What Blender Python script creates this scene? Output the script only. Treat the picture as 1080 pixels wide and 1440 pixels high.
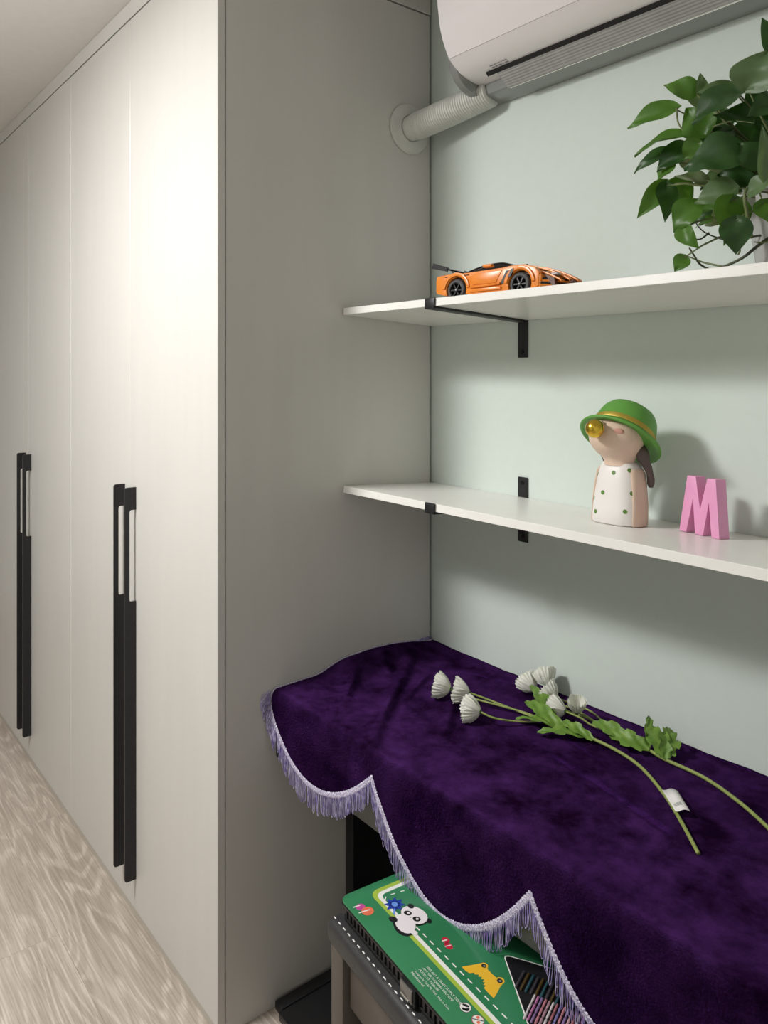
import bpy, bmesh, math, random
from mathutils import Vector, Matrix, Euler
from math import sin, cos, pi, radians, exp

for o in list(bpy.data.objects): bpy.data.objects.remove(o)
S = bpy.context.scene
COL = S.collection
random.seed(7)

# ------------------------------------------------------------------ camera
cam_d = bpy.data.cameras.new('camera'); cam = bpy.data.objects.new('camera', cam_d); COL.objects.link(cam)
cam_d.sensor_fit = 'VERTICAL'; cam_d.sensor_height = 36.0; cam_d.sensor_width = 27.0
cam_d.lens = 36.0 * 1088 / 1440
cam_d.shift_y = -198 / 1440
cam_d.clip_start = .02
cam.location = (1.587, -1.44, 1.5)
cam.rotation_euler = (pi / 2, 0, math.atan2(.781, .6246))      # looks towards (-.781, .625, 0)
S.camera = cam

# ------------------------------------------------------------------ world, lamps, exposure
W = bpy.data.worlds.new('world'); S.world = W; W.use_nodes = True
W.node_tree.nodes['Background'].inputs[0].default_value = (.8, .85, .9, 1)
W.node_tree.nodes['Background'].inputs[1].default_value = .05
S.view_settings.view_transform = 'Standard'; S.view_settings.look = 'None'
S.view_settings.exposure = 0.28; S.view_settings.gamma = 1.0; S.view_settings.use_curve_mapping = False
LAMPS = [((-.20, -1.80, 2.455), .21, 36, (1, .985, .975)),           # main room lamp, left of the camera
         ((1.5, -2.3, 2.455), .15, 2, (1, .97, .93))]               # added fill light, unseen behind the camera
for (p, r, w, c) in LAMPS:
    ld = bpy.data.lights.new('lamp_light', 'AREA'); ld.shape = 'DISK'; ld.size = 2 * r; ld.energy = w; ld.color = c
    lo = bpy.data.objects.new('lamp_light', ld); COL.objects.link(lo); lo.location = p

# the main lamp's opal globe also throws light sideways and up to the ceiling
ld = bpy.data.lights.new('lamp_globe_light', 'POINT'); ld.shadow_soft_size = .13; ld.energy = 24; ld.color = (1, .985, .975)
lo = bpy.data.objects.new('lamp_globe_light', ld); COL.objects.link(lo); lo.location = (-.20, -1.80, 2.33)

# ------------------------------------------------------------------ helpers
def new_obj(name, me, parent=None, loc=(0, 0, 0), rot=(0, 0, 0)):
    o = bpy.data.objects.new(name, me); COL.objects.link(o); o.location = loc; o.rotation_euler = rot
    if parent is not None: o.parent = parent
    return o
def thing(name, label, cat, loc=(0, 0, 0), rot=(0, 0, 0), group=None):
    o = new_obj(name, None, None, loc, rot); o.empty_display_size = .02
    return tag(o, label, cat, group)
def tag(o, label, cat, group=None):
    o['label'] = label; o['category'] = cat
    if group: o['group'] = group
    return o
def struct(o, label=None, cat=None):
    o['kind'] = 'structure'
    if label: o['label'] = label
    if cat: o['category'] = cat
    return o

class MB:
    def __init__(s): s.v = []; s.f = []; s.m = []
    def add(s, vs, fs, mi=0):
        n = len(s.v); s.v += [tuple(v) for v in vs]; s.f += [tuple(i + n for i in f) for f in fs]; s.m += [mi] * len(fs); return s
    def box(s, a, b, bev=0, mi=0, seg=2):
        bm = bmesh.new(); bmesh.ops.create_cube(bm, size=1)
        c = [(a[i] + b[i]) / 2 for i in range(3)]; d = [abs(b[i] - a[i]) for i in range(3)]
        for v in bm.verts: v.co = Vector((v.co[i] * d[i] + c[i] for i in range(3)))
        if bev: bmesh.ops.bevel(bm, geom=bm.edges[:], offset=min(bev, min(d) * .49), segments=seg, affect='EDGES', profile=.5)
        s.bm(bm, mi); bm.free(); return s
    def bm(s, bm, mi=0, M=None):
        bm.verts.index_update()
        s.add([(M @ v.co) if M else v.co for v in bm.verts], [[v.index for v in f.verts] for f in bm.faces], mi); return s
    def prism(s, pts, lo, hi, axis='y', mi=0, bev=0):
        # polygon in the plane across the axis, extruded from lo to hi
        def P(p, t): return {'y': (p[0], t, p[1]), 'x': (t, p[0], p[1]), 'z': (p[0], p[1], t)}[axis]
        bm = bmesh.new()
        A = [bm.verts.new(P(p, lo)) for p in pts]; B = [bm.verts.new(P(p, hi)) for p in pts]
        n = len(pts)
        fa = bm.faces.new(A); fb = bm.faces.new(B[::-1])
        for i in range(n): bm.faces.new((A[(i + 1) % n], A[i], B[i], B[(i + 1) % n]))
        bmesh.ops.recalc_face_normals(bm, faces=bm.faces[:])
        if bev: bmesh.ops.bevel(bm, geom=list(set(list(fa.edges) + list(fb.edges))), offset=bev, segments=2, affect='EDGES', profile=.5)
        bmesh.ops.triangulate(bm, faces=[f for f in bm.faces if len(f.verts) > 4])
        s.bm(bm, mi); bm.free(); return s
    def tube(s, pts, r, n=6, mi=0, cap=True):
        pts = [Vector(p) for p in pts]; R = r if isinstance(r, (list, tuple)) else [r] * len(pts)
        rings = []; up = Vector((0, 0, 1)); prev = None
        for i, p in enumerate(pts):
            t = (pts[min(i + 1, len(pts) - 1)] - pts[max(i - 1, 0)]).normalized()
            if prev is None:
                a = t.cross(up)
                if a.length < .05: a = t.cross(Vector((1, 0, 0)))
            else:
                a = prev - t * prev.dot(t)
            a.normalize(); prev = a; b = t.cross(a)
            rings.append([p + (a * cos(2 * pi * k / n) + b * sin(2 * pi * k / n)) * R[i] for k in range(n)])
        vs = [v for r_ in rings for v in r_]; fs = []
        for i in range(len(rings) - 1):
            for k in range(n): fs.append((i * n + k, i * n + (k + 1) % n, (i + 1) * n + (k + 1) % n, (i + 1) * n + k))
        if cap: fs.append(tuple(range(n))[::-1]); fs.append(tuple(range((len(rings) - 1) * n, len(rings) * n)))
        s.add(vs, fs, mi); return s
    def lathe(s, prof, n=24, M=None, mi=0, sx=1, sy=1, cap=True):
        vs = []; fs = []
        for (r, z) in prof:
            for k in range(n):
                v = Vector((r * cos(2 * pi * k / n) * sx, r * sin(2 * pi * k / n) * sy, z)); vs.append(M @ v if M else v)
        for i in range(len(prof) - 1):
            for k in range(n): fs.append((i * n + k, i * n + (k + 1) % n, (i + 1) * n + (k + 1) % n, (i + 1) * n + k))
        if cap:
            fs.append(tuple(range(n))[::-1]); fs.append(tuple(range((len(prof) - 1) * n, len(prof) * n)))
        s.add(vs, fs, mi); return s
    def grid(s, rows, mi=0, closed=False):
        n = len(rows[0]); fs = []
        for i in range(len(rows) - 1):
            for k in range(n if closed else n - 1): fs.append((i * n + k, i * n + (k + 1) % n, (i + 1) * n + (k + 1) % n, (i + 1) * n + k))
        s.add([v for r in rows for v in r], fs, mi); return s
    def mesh(s, name, mats, smooth=None):
        me = bpy.data.meshes.new(name); me.from_pydata(s.v, [], s.f)
        for m in (mats if isinstance(mats, (list, tuple)) else [mats]): me.materials.append(m)
        me.polygons.foreach_set('material_index', s.m)
        if smooth is not None:
            me.polygons.foreach_set('use_smooth', [True] * len(me.polygons))
            if smooth < 180: me.set_sharp_from_angle(angle=radians(smooth))
        me.update(); return me
    def build(s, name, mats, parent=None, smooth=35, loc=(0, 0, 0), rot=(0, 0, 0)):
        return new_obj(name, s.mesh(name, mats, smooth), parent, loc, rot)

def copy_tree(o, parent=None):
    c = o.copy(); COL.objects.link(c); c.parent = parent
    for ch in list(o.children): copy_tree(ch, c)
    return c

# ------------------------------------------------------------------ materials
def mat(name, col, rough=.5, metal=0, spec=.5, **kw):
    m = bpy.data.materials.new(name); m.use_nodes = True
    b = m.node_tree.nodes['Principled BSDF']
    b.inputs['Base Color'].default_value = (*col, 1); b.inputs['Roughness'].default_value = rough
    b.inputs['Metallic'].default_value = metal; b.inputs['Specular IOR Level'].default_value = spec
    for k, v in kw.items(): b.inputs[k.replace('_', ' ')].default_value = v
    return m
def nodes(m): return m.node_tree.nodes, m.node_tree.links, m.node_tree.nodes['Principled BSDF']
def noisy(m, col2, scale=8, detail=3, stretch=(1, 1, 1), lo=.35, hi=.65, bump=0, coord='Object'):
    N, L, b = nodes(m)
    tc = N.new('ShaderNodeTexCoord'); mp = N.new('ShaderNodeMapping'); mp.inputs['Scale'].default_value = stretch
    nz = N.new('ShaderNodeTexNoise'); nz.inputs['Scale'].default_value = scale; nz.inputs['Detail'].default_value = detail
    rp = N.new('ShaderNodeValToRGB'); rp.color_ramp.elements[0].position = lo; rp.color_ramp.elements[1].position = hi
    rp.color_ramp.elements[0].color = b.inputs['Base Color'].default_value[:]; rp.color_ramp.elements[1].color = (*col2, 1)
    L.new(tc.outputs[coord], mp.inputs[0]); L.new(mp.outputs[0], nz.inputs['Vector']); L.new(nz.outputs['Fac'], rp.inputs[0])
    L.new(rp.outputs[0], b.inputs['Base Color'])
    if bump:
        bp = N.new('ShaderNodeBump'); bp.inputs['Strength'].default_value = bump; bp.inputs['Distance'].default_value = .002
        L.new(nz.outputs['Fac'], bp.inputs['Height']); L.new(bp.outputs[0], b.inputs['Normal'])
    return m

M = {}
M['mint'] = noisy(mat('mint_wall_paint', (.640, .712, .662), .62), (.652, .724, .674), 40, 4, bump=.05)
M['white_wall'] = noisy(mat('white_wall_paint', (.80, .79, .77), .7), (.82, .81, .79), 30, 3, bump=.05)
M['far_wall'] = noisy(mat('grey_green_wall_paint', (.34, .36, .33), .7), (.36, .38, .35), 30, 3, bump=.05)
M['ceiling'] = noisy(mat('ceiling_paint', (.80, .77, .735), .75), (.82, .79, .755), 30, 3)
M['lam'] = noisy(mat('warm_white_laminate', (.595, .578, .545), .36, spec=.4), (.61, .593, .56), 18, 3, (1, 1, .12), bump=.02)
M['lam_edge'] = mat('laminate_edge', (.625, .61, .575), .45)
M['dark_gap'] = mat('dark_subfloor', (.03, .03, .028), .8)  # dark colour of the slab below the planks
M['shelf'] = noisy(mat('white_shelf_laminate', (.82, .81, .77), .3), (.84, .83, .79), 20, 3)
M['black'] = noisy(mat('matte_black_metal', (.011, .011, .012), .42, spec=.4), (.015, .015, .016), 120, 2)
M['skirt'] = mat('greige_skirting', (.5, .46, .40), .5)

def wood():
    m = bpy.data.materials.new('greige_oak_plank'); m.use_nodes = True
    N, L, b = nodes(m)
    tc = N.new('ShaderNodeTexCoord'); oi = N.new('ShaderNodeObjectInfo')
    vm = N.new('ShaderNodeVectorMath'); vm.operation = 'SCALE'; vm.inputs[0].default_value = (17.3, 9.1, 5.7)
    L.new(oi.outputs['Random'], vm.inputs['Scale'])
    va = N.new('ShaderNodeVectorMath'); va.operation = 'ADD'; L.new(tc.outputs['Object'], va.inputs[0]); L.new(vm.outputs[0], va.inputs[1])
    m1 = N.new('ShaderNodeMapping'); m1.inputs['Scale'].default_value = (.7, 4.4, 1); L.new(va.outputs[0], m1.inputs[0])
    n1 = N.new('ShaderNodeTexNoise'); n1.inputs['Scale'].default_value = 2.1; n1.inputs['Detail'].default_value = 1.7; n1.inputs['Roughness'].default_value = .35
    L.new(m1.outputs[0], n1.inputs['Vector'])
    mu = N.new('ShaderNodeMath'); mu.operation = 'MULTIPLY'; mu.inputs[1].default_value = 82; L.new(n1.outputs['Fac'], mu.inputs[0])
    si = N.new('ShaderNodeMath'); si.operation = 'SINE'; L.new(mu.outputs[0], si.inputs[0])
    m2 = N.new('ShaderNodeMapping'); m2.inputs['Scale'].default_value = (5, 120, 1); L.new(va.outputs[0], m2.inputs[0])
    n2 = N.new('ShaderNodeTexNoise'); n2.inputs['Scale'].default_value = 2; n2.inputs['Detail'].default_value = 4; L.new(m2.outputs[0], n2.inputs['Vector'])
    n3 = N.new('ShaderNodeTexNoise'); n3.inputs['Scale'].default_value = 1.6; n3.inputs['Detail'].default_value = 2; L.new(m1.outputs[0], n3.inputs['Vector'])
    r1 = N.new('ShaderNodeValToRGB'); e = r1.color_ramp.elements
    e[0].position = .3; e[0].color = (.40, .34, .285, 1); e[1].position = .72; e[1].color = (.55, .49, .425, 1)
    L.new(n3.outputs['Fac'], r1.inputs[0])
    r2 = N.new('ShaderNodeValToRGB'); e = r2.color_ramp.elements
    e[0].position = .55; e[0].color = (0, 0, 0, 1); e[1].position = 1.0; e[1].color = (.55, .55, .55, 1)
    mr = N.new('ShaderNodeMapRange'); mr.inputs[1].default_value = -1; mr.inputs[2].default_value = 1; L.new(si.outputs[0], mr.inputs[0]); L.new(mr.outputs[0], r2.inputs[0])
    k = N.new('ShaderNodeMath'); k.operation = 'MULTIPLY'; L.new(r2.outputs[0], k.inputs[0]); L.new(n2.outputs['Fac'], k.inputs[1])
    k2 = N.new('ShaderNodeMath'); k2.operation = 'MULTIPLY'; k2.inputs[1].default_value = 1.7; L.new(k.outputs[0], k2.inputs[0])
    mx = N.new('ShaderNodeMix'); mx.data_type = 'RGBA'; L.new(k2.outputs[0], mx.inputs[0]); L.new(r1.outputs[0], mx.inputs[6]); mx.inputs[7].default_value = (.68, .62, .54, 1)
    r3 = N.new('ShaderNodeValToRGB'); e = r3.color_ramp.elements
    e[0].position = .35; e[0].color = (.78, .76, .74, 1); e[1].position = .6; e[1].color = (1, 1, 1, 1); L.new(n2.outputs['Fac'], r3.inputs[0])
    mm = N.new('ShaderNodeMix'); mm.data_type = 'RGBA'; mm.blend_type = 'MULTIPLY'; mm.inputs[0].default_value = 1
    L.new(mx.outputs[2], mm.inputs[6]); L.new(r3.outputs[0], mm.inputs[7])
    L.new(mm.outputs[2], b.inputs['Base Color']); b.inputs['Roughness'].default_value = .42
    bp = N.new('ShaderNodeBump'); bp.inputs['Strength'].default_value = .12; bp.inputs['Distance'].default_value = .001
    L.new(n2.outputs['Fac'], bp.inputs['Height']); L.new(bp.outputs[0], b.inputs['Normal'])
    return m
M['wood'] = wood()

def velvet():
    m = mat('purple_crushed_velvet', (.022, .006, .055), .8, spec=0)
    N, L, b = nodes(m)
    b.inputs['Sheen Weight'].default_value = .07; b.inputs['Sheen Roughness'].default_value = .3; b.inputs['Sheen Tint'].default_value = (.40, .10, .80, 1)
    tc = N.new('ShaderNodeTexCoord')
    n1 = N.new('ShaderNodeTexNoise'); n1.inputs['Scale'].default_value = 11; n1.inputs['Detail'].default_value = 6; n1.inputs['Roughness'].default_value = .68; n1.inputs['Distortion'].default_value = .15
    L.new(tc.outputs['Object'], n1.inputs['Vector'])
    r = N.new('ShaderNodeValToRGB'); e = r.color_ramp.elements
    e[0].position = .36; e[0].color = (.0085, .0018, .0125, 1); e[1].position = .70; e[1].color = (.054, .0165, .094, 1)
    L.new(n1.outputs['Fac'], r.inputs[0]); L.new(r.outputs[0], b.inputs['Base Color'])
    n2 = N.new('ShaderNodeTexNoise'); n2.inputs['Scale'].default_value = 260; n2.inputs['Detail'].default_value = 2; L.new(tc.outputs['Object'], n2.inputs['Vector'])
    bp = N.new('ShaderNodeBump'); bp.inputs['Strength'].default_value = .5; bp.inputs['Distance'].default_value = .002
    ad = N.new('ShaderNodeMath'); ad.operation = 'ADD'; L.new(n1.outputs['Fac'], ad.inputs[0]); L.new(n2.outputs['Fac'], ad.inputs[1])
    L.new(n2.outputs['Fac'], bp.inputs['Height']); L.new(bp.outputs[0], b.inputs['Normal'])
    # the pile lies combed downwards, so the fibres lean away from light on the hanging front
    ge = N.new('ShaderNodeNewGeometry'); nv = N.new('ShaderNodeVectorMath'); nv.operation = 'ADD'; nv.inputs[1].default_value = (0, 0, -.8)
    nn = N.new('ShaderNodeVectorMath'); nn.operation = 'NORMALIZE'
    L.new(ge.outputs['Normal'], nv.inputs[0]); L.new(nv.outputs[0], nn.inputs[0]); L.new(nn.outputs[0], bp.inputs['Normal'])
    return m
M['velvet'] = velvet()
M['braid'] = noisy(mat('silver_lilac_braid', (.29, .25, .40), .55), (.66, .62, .74), 420, 2, lo=.42, hi=.58)
M['fringe'] = noisy(mat('lilac_fringe_thread', (.25, .19, .50), .5), (.60, .55, .80), 90, 2)
M['piano'] = mat('satin_black_piano', (.008, .008, .009), .35)
M['piano_rail'] = mat('charcoal_piano_rail', (.060, .058, .052), .4)

# ------------------------------------------------------------------ the room
FX0, FX1, FY0 = -3.7, 2.1, -3.1
CEIL = 2.53
floor = struct(MB().box((FX0, FY0, -.06), (FX1, .1, -.012)).build('floor', M['dark_gap']))
PL, PW = 1.28, .19
pm = MB().box((-PL / 2 + .0002, -PW / 2 + .0002, -.012), (PL / 2 - .0002, PW / 2 - .0002, 0), .0005, seg=1).mesh('plank', M['wood'], None)
row = 0; y = -.735 + 3 * PW
offs = [.15, .75, .38, 1.0, .55, .2, .85]
while y > FY0 - PW / 2:
    x = FX0 - offs[row % 7] * PL
    while x < FX1:
        new_obj('plank', pm, floor, (x + PL / 2, y, 0), (0, 0, pi if random.random() < .5 else 0)); x += PL
    y -= PW; row += 1
struct(MB().box((FX0, FY0, CEIL), (FX1, .1, CEIL + .06)).build('ceiling', M['ceiling']))
struct(MB().box((FX0, 0, -.06), (FX1, .1, CEIL)).build('wall_back', M['mint']))
struct(MB().box((FX0, FY0 - .1, -.06), (FX1, FY0, CEIL)).build('wall_front', M['far_wall']))
struct(MB().box((FX0 - .1, FY0, -.06), (FX0, .1, CEIL)).build('wall_left', M['white_wall']))
struct(MB().box((FX1, FY0, -.06), (FX1 + .1, .1, CEIL)).build('wall_right', M['white_wall']))

# ------------------------------------------------------------------ wardrobe
FR = -.648; DT = .019; DTOP = 2.477; DW = .533
hm = None
def handle_mesh():
    # a black fin: flat bar standing off the door with a finger slot cut next to the door
    z0, z1, d = .112, 1.183, .031
    s0, s1, sd = .872, 1.122, .0185
    def rc(y, z, dy, dz, n=4, r=.006, rev=False):
        # rounded corner centred inside
        pts = [(y + dy * r * (1 - cos(pi / 2 * i / n)), z + dz * r * (1 - sin(pi / 2 * i / n))) for i in range(n + 1)]
        return pts
    out = [(0, z0)] + [(-d + .007 * (1 - sin(pi / 2 * i / 4)), z0 + .007 * (1 - cos(pi / 2 * i / 4))) for i in range(5)]
    out += [(-d + .007 * (1 - cos(pi / 2 * i / 4)), z1 - .007 * (1 - sin(pi / 2 * i / 4))) for i in range(5)] + [(0, z1)]
    out += [(0, s1)] + [(-sd + .006 * (1 - sin(pi / 2 * i / 4)), s1 - .006 * (1 - cos(pi / 2 * i / 4))) for i in range(5)]
    out += [(-sd + .006 * (1 - cos(pi / 2 * i / 4)), s0 + .006 * (1 - sin(pi / 2 * i / 4))) for i in range(5)] + [(0, s0)]
    return MB().prism(out, -.0035, .0035, 'x').mesh('handle', M['black'], 30)
hm = handle_mesh()
dm = MB().box((-DW / 2 + .0012, 0, .024), (DW / 2 - .0012, DT, DTOP), .0012, seg=1).mesh('door', M['lam'], None)
wl = ['tall white double-door wardrobe with black fin handles, nearest the wall shelves',
      'second tall white double-door wardrobe from the shelves, handles at the left picture edge',
      'farthest tall white double-door wardrobe at the end of the run']
for u in range(3):
    x1 = -2 * DW * u; x0 = x1 - 2 * DW
    w = thing('wardrobe', wl[u], 'wardrobe', ((x0 + x1) / 2, FR, 0), group='run of fitted wardrobes')
    hw = DW
    b = MB()
    yb = .638
    b.box((-hw, DT + .002, .0), (-hw + .018, yb, DTOP)); b.box((hw - .018, DT + .002, .0), (hw, yb, DTOP))
    b.box((-hw + .018, yb - .012, .02), (hw - .018, yb, DTOP)); b.box((-hw + .018, DT + .002, .024), (hw - .018, yb - .012, .05)); b.box((-hw + .018, DT + .002, DTOP - .02), (hw - .018, yb - .012, DTOP))
    b.build('carcass', M['lam'], w, None)
    for sx in (-1, 1):
        d = new_obj('door', dm, w, (sx * DW / 2, 0, 0))
        new_obj('handle', hm, d, (-sx * (DW / 2 - .042), 0, 0))['label'] = 'long black fin handle with finger slot'
    MB().box((-hw + .001, .004, .0), (hw - .001 , .016, .021), .001, seg=1).build('plinth', M['skirt'], w, None)
f = struct(MB().box((-6 * DW, FR, DTOP + .005), (0, -.006, CEIL - .001), .001, seg=1).build('trim_1', M['lam'], None, None))
f2 = struct(MB().box((-6 * DW - .02, FR + .012, 0), (-6 * DW - .001, -.006, CEIL - .001)).build('trim_2', M['lam'], None, None))

# ------------------------------------------------------------------ shelves and brackets
TILT = -.060
def on_shelf(z0, y): return z0 + y * sin(TILT)          # height of a tilted shelf's top at depth y
ZU, ZL = 1.641, 1.1935                                   # tops at the wall
ST = .0175
sm = MB().box((.0015, -.303, -ST), (1.75, -.001, 0), .0008, seg=1).mesh('wall_shelf', M['shelf'], None)
tag(new_obj('wall_shelf', sm, None, (0, 0, ZU), (TILT, 0, 0)), 'upper white shelf board holding the orange car and the plant', 'shelf', 'white wall shelves')
tag(new_obj('wall_shelf', sm, None, (0, 0, ZL), (TILT, 0, 0)), 'lower white shelf board holding the figurine and pink letter', 'shelf', 'white wall shelves')
M['screw'] = mat('dark_screw', (.03, .03, .03), .35, 1)
def bracket(z, label):
    r = thing('shelf_bracket', label, 'bracket', (.330, 0, z), group='black shelf brackets')
    MB().box((-.0155, -.0045, -.108), (.0155, -.0002, .049), .001, seg=1).build('wall_plate', M['black'], r)
    for zz in (.036, -.094):
        MB().lathe([(.0052, 0), (.0048, .0016), (.002, .0022)], 12, Matrix.Translation((0, -.0045, zz)) @ Matrix.Rotation(pi / 2, 4, 'X')).build('screw', M['screw'], r)
    MB().box((-.0155, -.308, -ST - .0055), (.0155, -.0045, -ST - .0002), .001, seg=1).build('arm', M['black'], r, rot=(TILT, 0, 0))
    MB().box((-.0155, -.3085, -ST - .0055), (.0155, -.3035, .0005), .0015, seg=2).build('front_lip', M['black'], r, rot=(TILT, 0, 0))
bracket(ZU, 'black metal bracket under the upper shelf')
bracket(ZL, 'black metal bracket holding the lower shelf, plate showing above it')

# ------------------------------------------------------------------ air conditioner
M['ac_white'] = mat('glossy_white_plastic', (.86, .82, .815), .16)
M['ac_grey'] = mat('silver_grey_plastic', (.32, .33, .32), .22, .35)
M['ac_vane'] = noisy(mat('grey_louvre_plastic', (.34, .34, .33), .4), (.38, .38, .37), 30, 2)
M['chrome'] = mat('chrome', (.9, .88, .86), .06, 1)
M['slot'] = mat('black_slot', (.008, .008, .008), .7)
ac = thing('air_conditioner', 'white split air conditioner mounted high on the mint wall', 'air conditioner', (.25, 0, 0))
AW = .86
front = [(-.197, 2.470), (-.208, 2.42), (-.211, 2.37), (-.207, 2.337), (-.202, 2.305), (-.190, 2.271), (-.173, 2.240), (-.153, 2.2245), (-.132, 2.2125), (-.105, 2.2045), (-.078, 2.2015), (-.055, 2.2005)]
def catm(P, n):
    out = []
    for i in range(len(P) - 1):
        p0, p1, p2, p3 = [Vector(P[max(0, min(len(P) - 1, i + k))]) for k in (-1, 0, 1, 2)]
        for j in range(n):
            t = j / n
            out.append(.5 * ((2 * p1) + (-p0 + p2) * t + (2 * p0 - 5 * p1 + 4 * p2 - p3) * t * t + (-p0 + 3 * p1 - 3 * p2 + p3) * t ** 3))
    out.append(Vector(P[-1])); return out
up = catm(front[:7], 4); lowp = catm(front[6:], 4)
def shell(prof, x0, x1, th=.004):
    # a bent sheet with thickness
    inn = []
    for i, p in enumerate(prof):
        t = (prof[min(i + 1, len(prof) - 1)] - prof[max(0, i - 1)]).normalized(); inn.append((p.x + -t.y * -th * -1, p.y + t.x * th))
    ring = [(p.x, p.y) for p in prof] + inn[::-1]
    return MB().prism(ring, x0, x1, 'x')
shell(up[:-1] + [Vector((-.1735, 2.2405))], 0, AW).build('front_panel', M['ac_white'], ac)
# lower panel: bottom edge runs along the louvre opening and swings back to the corner
cols = []
for x in [0, .03, .06, .08, .084, .088, .092, .096, .1, .15, .25, .43, .61, .71] + [AW - q for q in (.1, .096, .092, .088, .084, .08, .06, .03, 0)]:
    xe = min(x, AW - x)
    e = 1 - .41 * min(1, max(0, (xe - .084) / .016))
    n = len(lowp) - 1
    cols.append([(x, lp.x, lp.y) for lp in [lowp[min(n, int(e * n * k / 16))].lerp(lowp[min(n, int(e * n * k / 16) + 1)], (e * n * k / 16) % 1) for k in range(17)]])
MB().grid(cols).build('lower_panel', M['ac_white'], ac, 60)
tray = catm([(-.06, 2.46), (-.152, 2.30), (-.154, 2.243), (-.137, 2.203), (-.102, 2.180), (-.06, 2.1735), (-.002, 2.168)], 5)
MB().prism([(-.002, 2.46), (-.06, 2.46), (-.12, 2.32), (-.095, 2.235), (-.066, 2.212), (-.062, 2.1765), (-.055, 2.1725), (-.002, 2.168)], .0, AW, 'x').build('housing', M['ac_grey'], ac, 40)
for x0, x1 in ((-.022, -.001), (AW + .001, AW + .022)):
    MB().prism([(-.002, 2.40), (-.10, 2.40)] + [(p.x, p.y) for p in tray[5:]], x0, x1, 'x', bev=.002).build('housing_end', M['ac_grey'], ac, 40)
MB().prism([(-.002, 2.472), (-.197, 2.468), (-.20, 2.455), (-.002, 2.455)], .0, AW, 'x').build('top_cover', M['ac_white'], ac)
for x0, x1 in ((.001, .004), (AW - .004, AW - .001)):
    MB().prism([(-.002, 2.468)] + [(p.x + .003, p.y + .002) for p in up] + [(-.14, 2.25), (-.002, 2.25)], x0, x1, 'x').build('end_cap', M['ac_white'], ac)
# louvre: sloping plate with ribs, from the black slot down to the chrome strip
v0, v1 = Vector((-.1065, 2.1985)), Vector((-.066, 2.1705))
ribs = []
for i in range(15):
    t = i / 14; p = v0.lerp(v1, t); nrm = Vector((-.57, -.82)) * (.0012 if i % 2 else 0)
    ribs.append((p.x + nrm.x, p.y + nrm.y))
ribs += [(v1.x + .004, v1.y + .006), (v0.x + .004, v0.y + .006)]
MB().prism(ribs, .090, AW - .090, 'x').build('louvre', M['ac_vane'], ac, None)
MB().prism([(-.113, 2.2030), (-.1055, 2.1965), (-.100, 2.206), (-.108, 2.210)], .062, AW - .062, 'x').build('air_slot', M['slot'], ac, None)
MB().tube([(.098, -.0665, 2.1697), (AW - .098, -.0665, 2.1697)], .0021, 8).build('chrome_strip', M['chrome'], ac)
mk = MB()
for j, (ws, yy, zz) in enumerate([([.010, .004, .009, .003, .012], -.1245, 2.2092), ([.008, .006, .010, .004, .009], -.1175, 2.2070)]):
    x = .086
    for w_ in ws: mk.box((x, yy - .0013, zz - .0006), (x + w_, yy + .0013, zz - .0002)); x += w_ + .0035
mk.build('printed_lines', mat('grey_print', (.12, .11, .11), .6), ac, None)
# hose
M['hose'] = noisy(mat('pale_grey_hose', (.60, .60, .56), .5), (.64, .64, .60), 30, 2)
ho = thing('corrugated_hose', 'pale grey corrugated hose from the wardrobe side to the air conditioner', 'hose', (0, 0, 0))
def hpt(t):
    return Vector((.004 + t * .256, -.085 + .044 * t, 2.1515 + .026 * t + .012 * t * t))
n = 300; MB().tube([hpt(i / n) for i in range(n + 1)], [.0345 + (.0 if i < 30 else .0019 * sin(2 * pi * (i - 30) / 8.0)) for i in range(n + 1)], 28).build('hose_tube', M['hose'], ho, 80)
MB().lathe([(.0345, 0), (.066, 0), (.0675, .003), (.065, .007), (.050, .0095), (.036, .012)], 40, Matrix.Translation((.0006, -.085, 2.1515)) @ Matrix.Rotation(pi / 2, 4, 'Y'), cap=False).build('wall_collar', M['hose'], ho, 40)

# ------------------------------------------------------------------ digital piano
PX0, PX1, PF, PT, PB = .004, 1.372, -.500, .744, .592
pn = thing('digital_piano', 'black digital piano against the mint wall under the purple cloth', 'piano', (PX0, 0, 0))
PLN = PX1 - PX0
MB().box((0, PF + .02, PB), (PLN, -.012, PT), .006).build('body', M['piano'], pn)
MB().box((.024, PF, PB), (PLN - .024, PF + .0195, PB + .10), .003).build('front_rail', M['piano_rail'], pn)
for xa in (0, PLN - .022):
    MB().box((xa, PF - .001, PB - .0), (xa + .022, PF + .0195, PT - .004), .003).build('cheek', M['piano'], pn)
for xa in (.003, PLN - .035):
    MB().box((xa, -.300, .022), (xa + .032, -.02, PB - .0005), .002).build('leg', M['piano'], pn)
    MB().box((xa, -.505, 0), (xa + .032, -.02, .0215), .003).build('foot', M['piano'], pn)
MB().box((.036, -.10, .16), (PLN - .036, -.08, PB - .001)).build('back_panel', M['piano'], pn)
MB().box((.036, -.515, .001), (PLN - .036, -.10, .0205), .003).build('pedal_board', M['piano'], pn)

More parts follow.
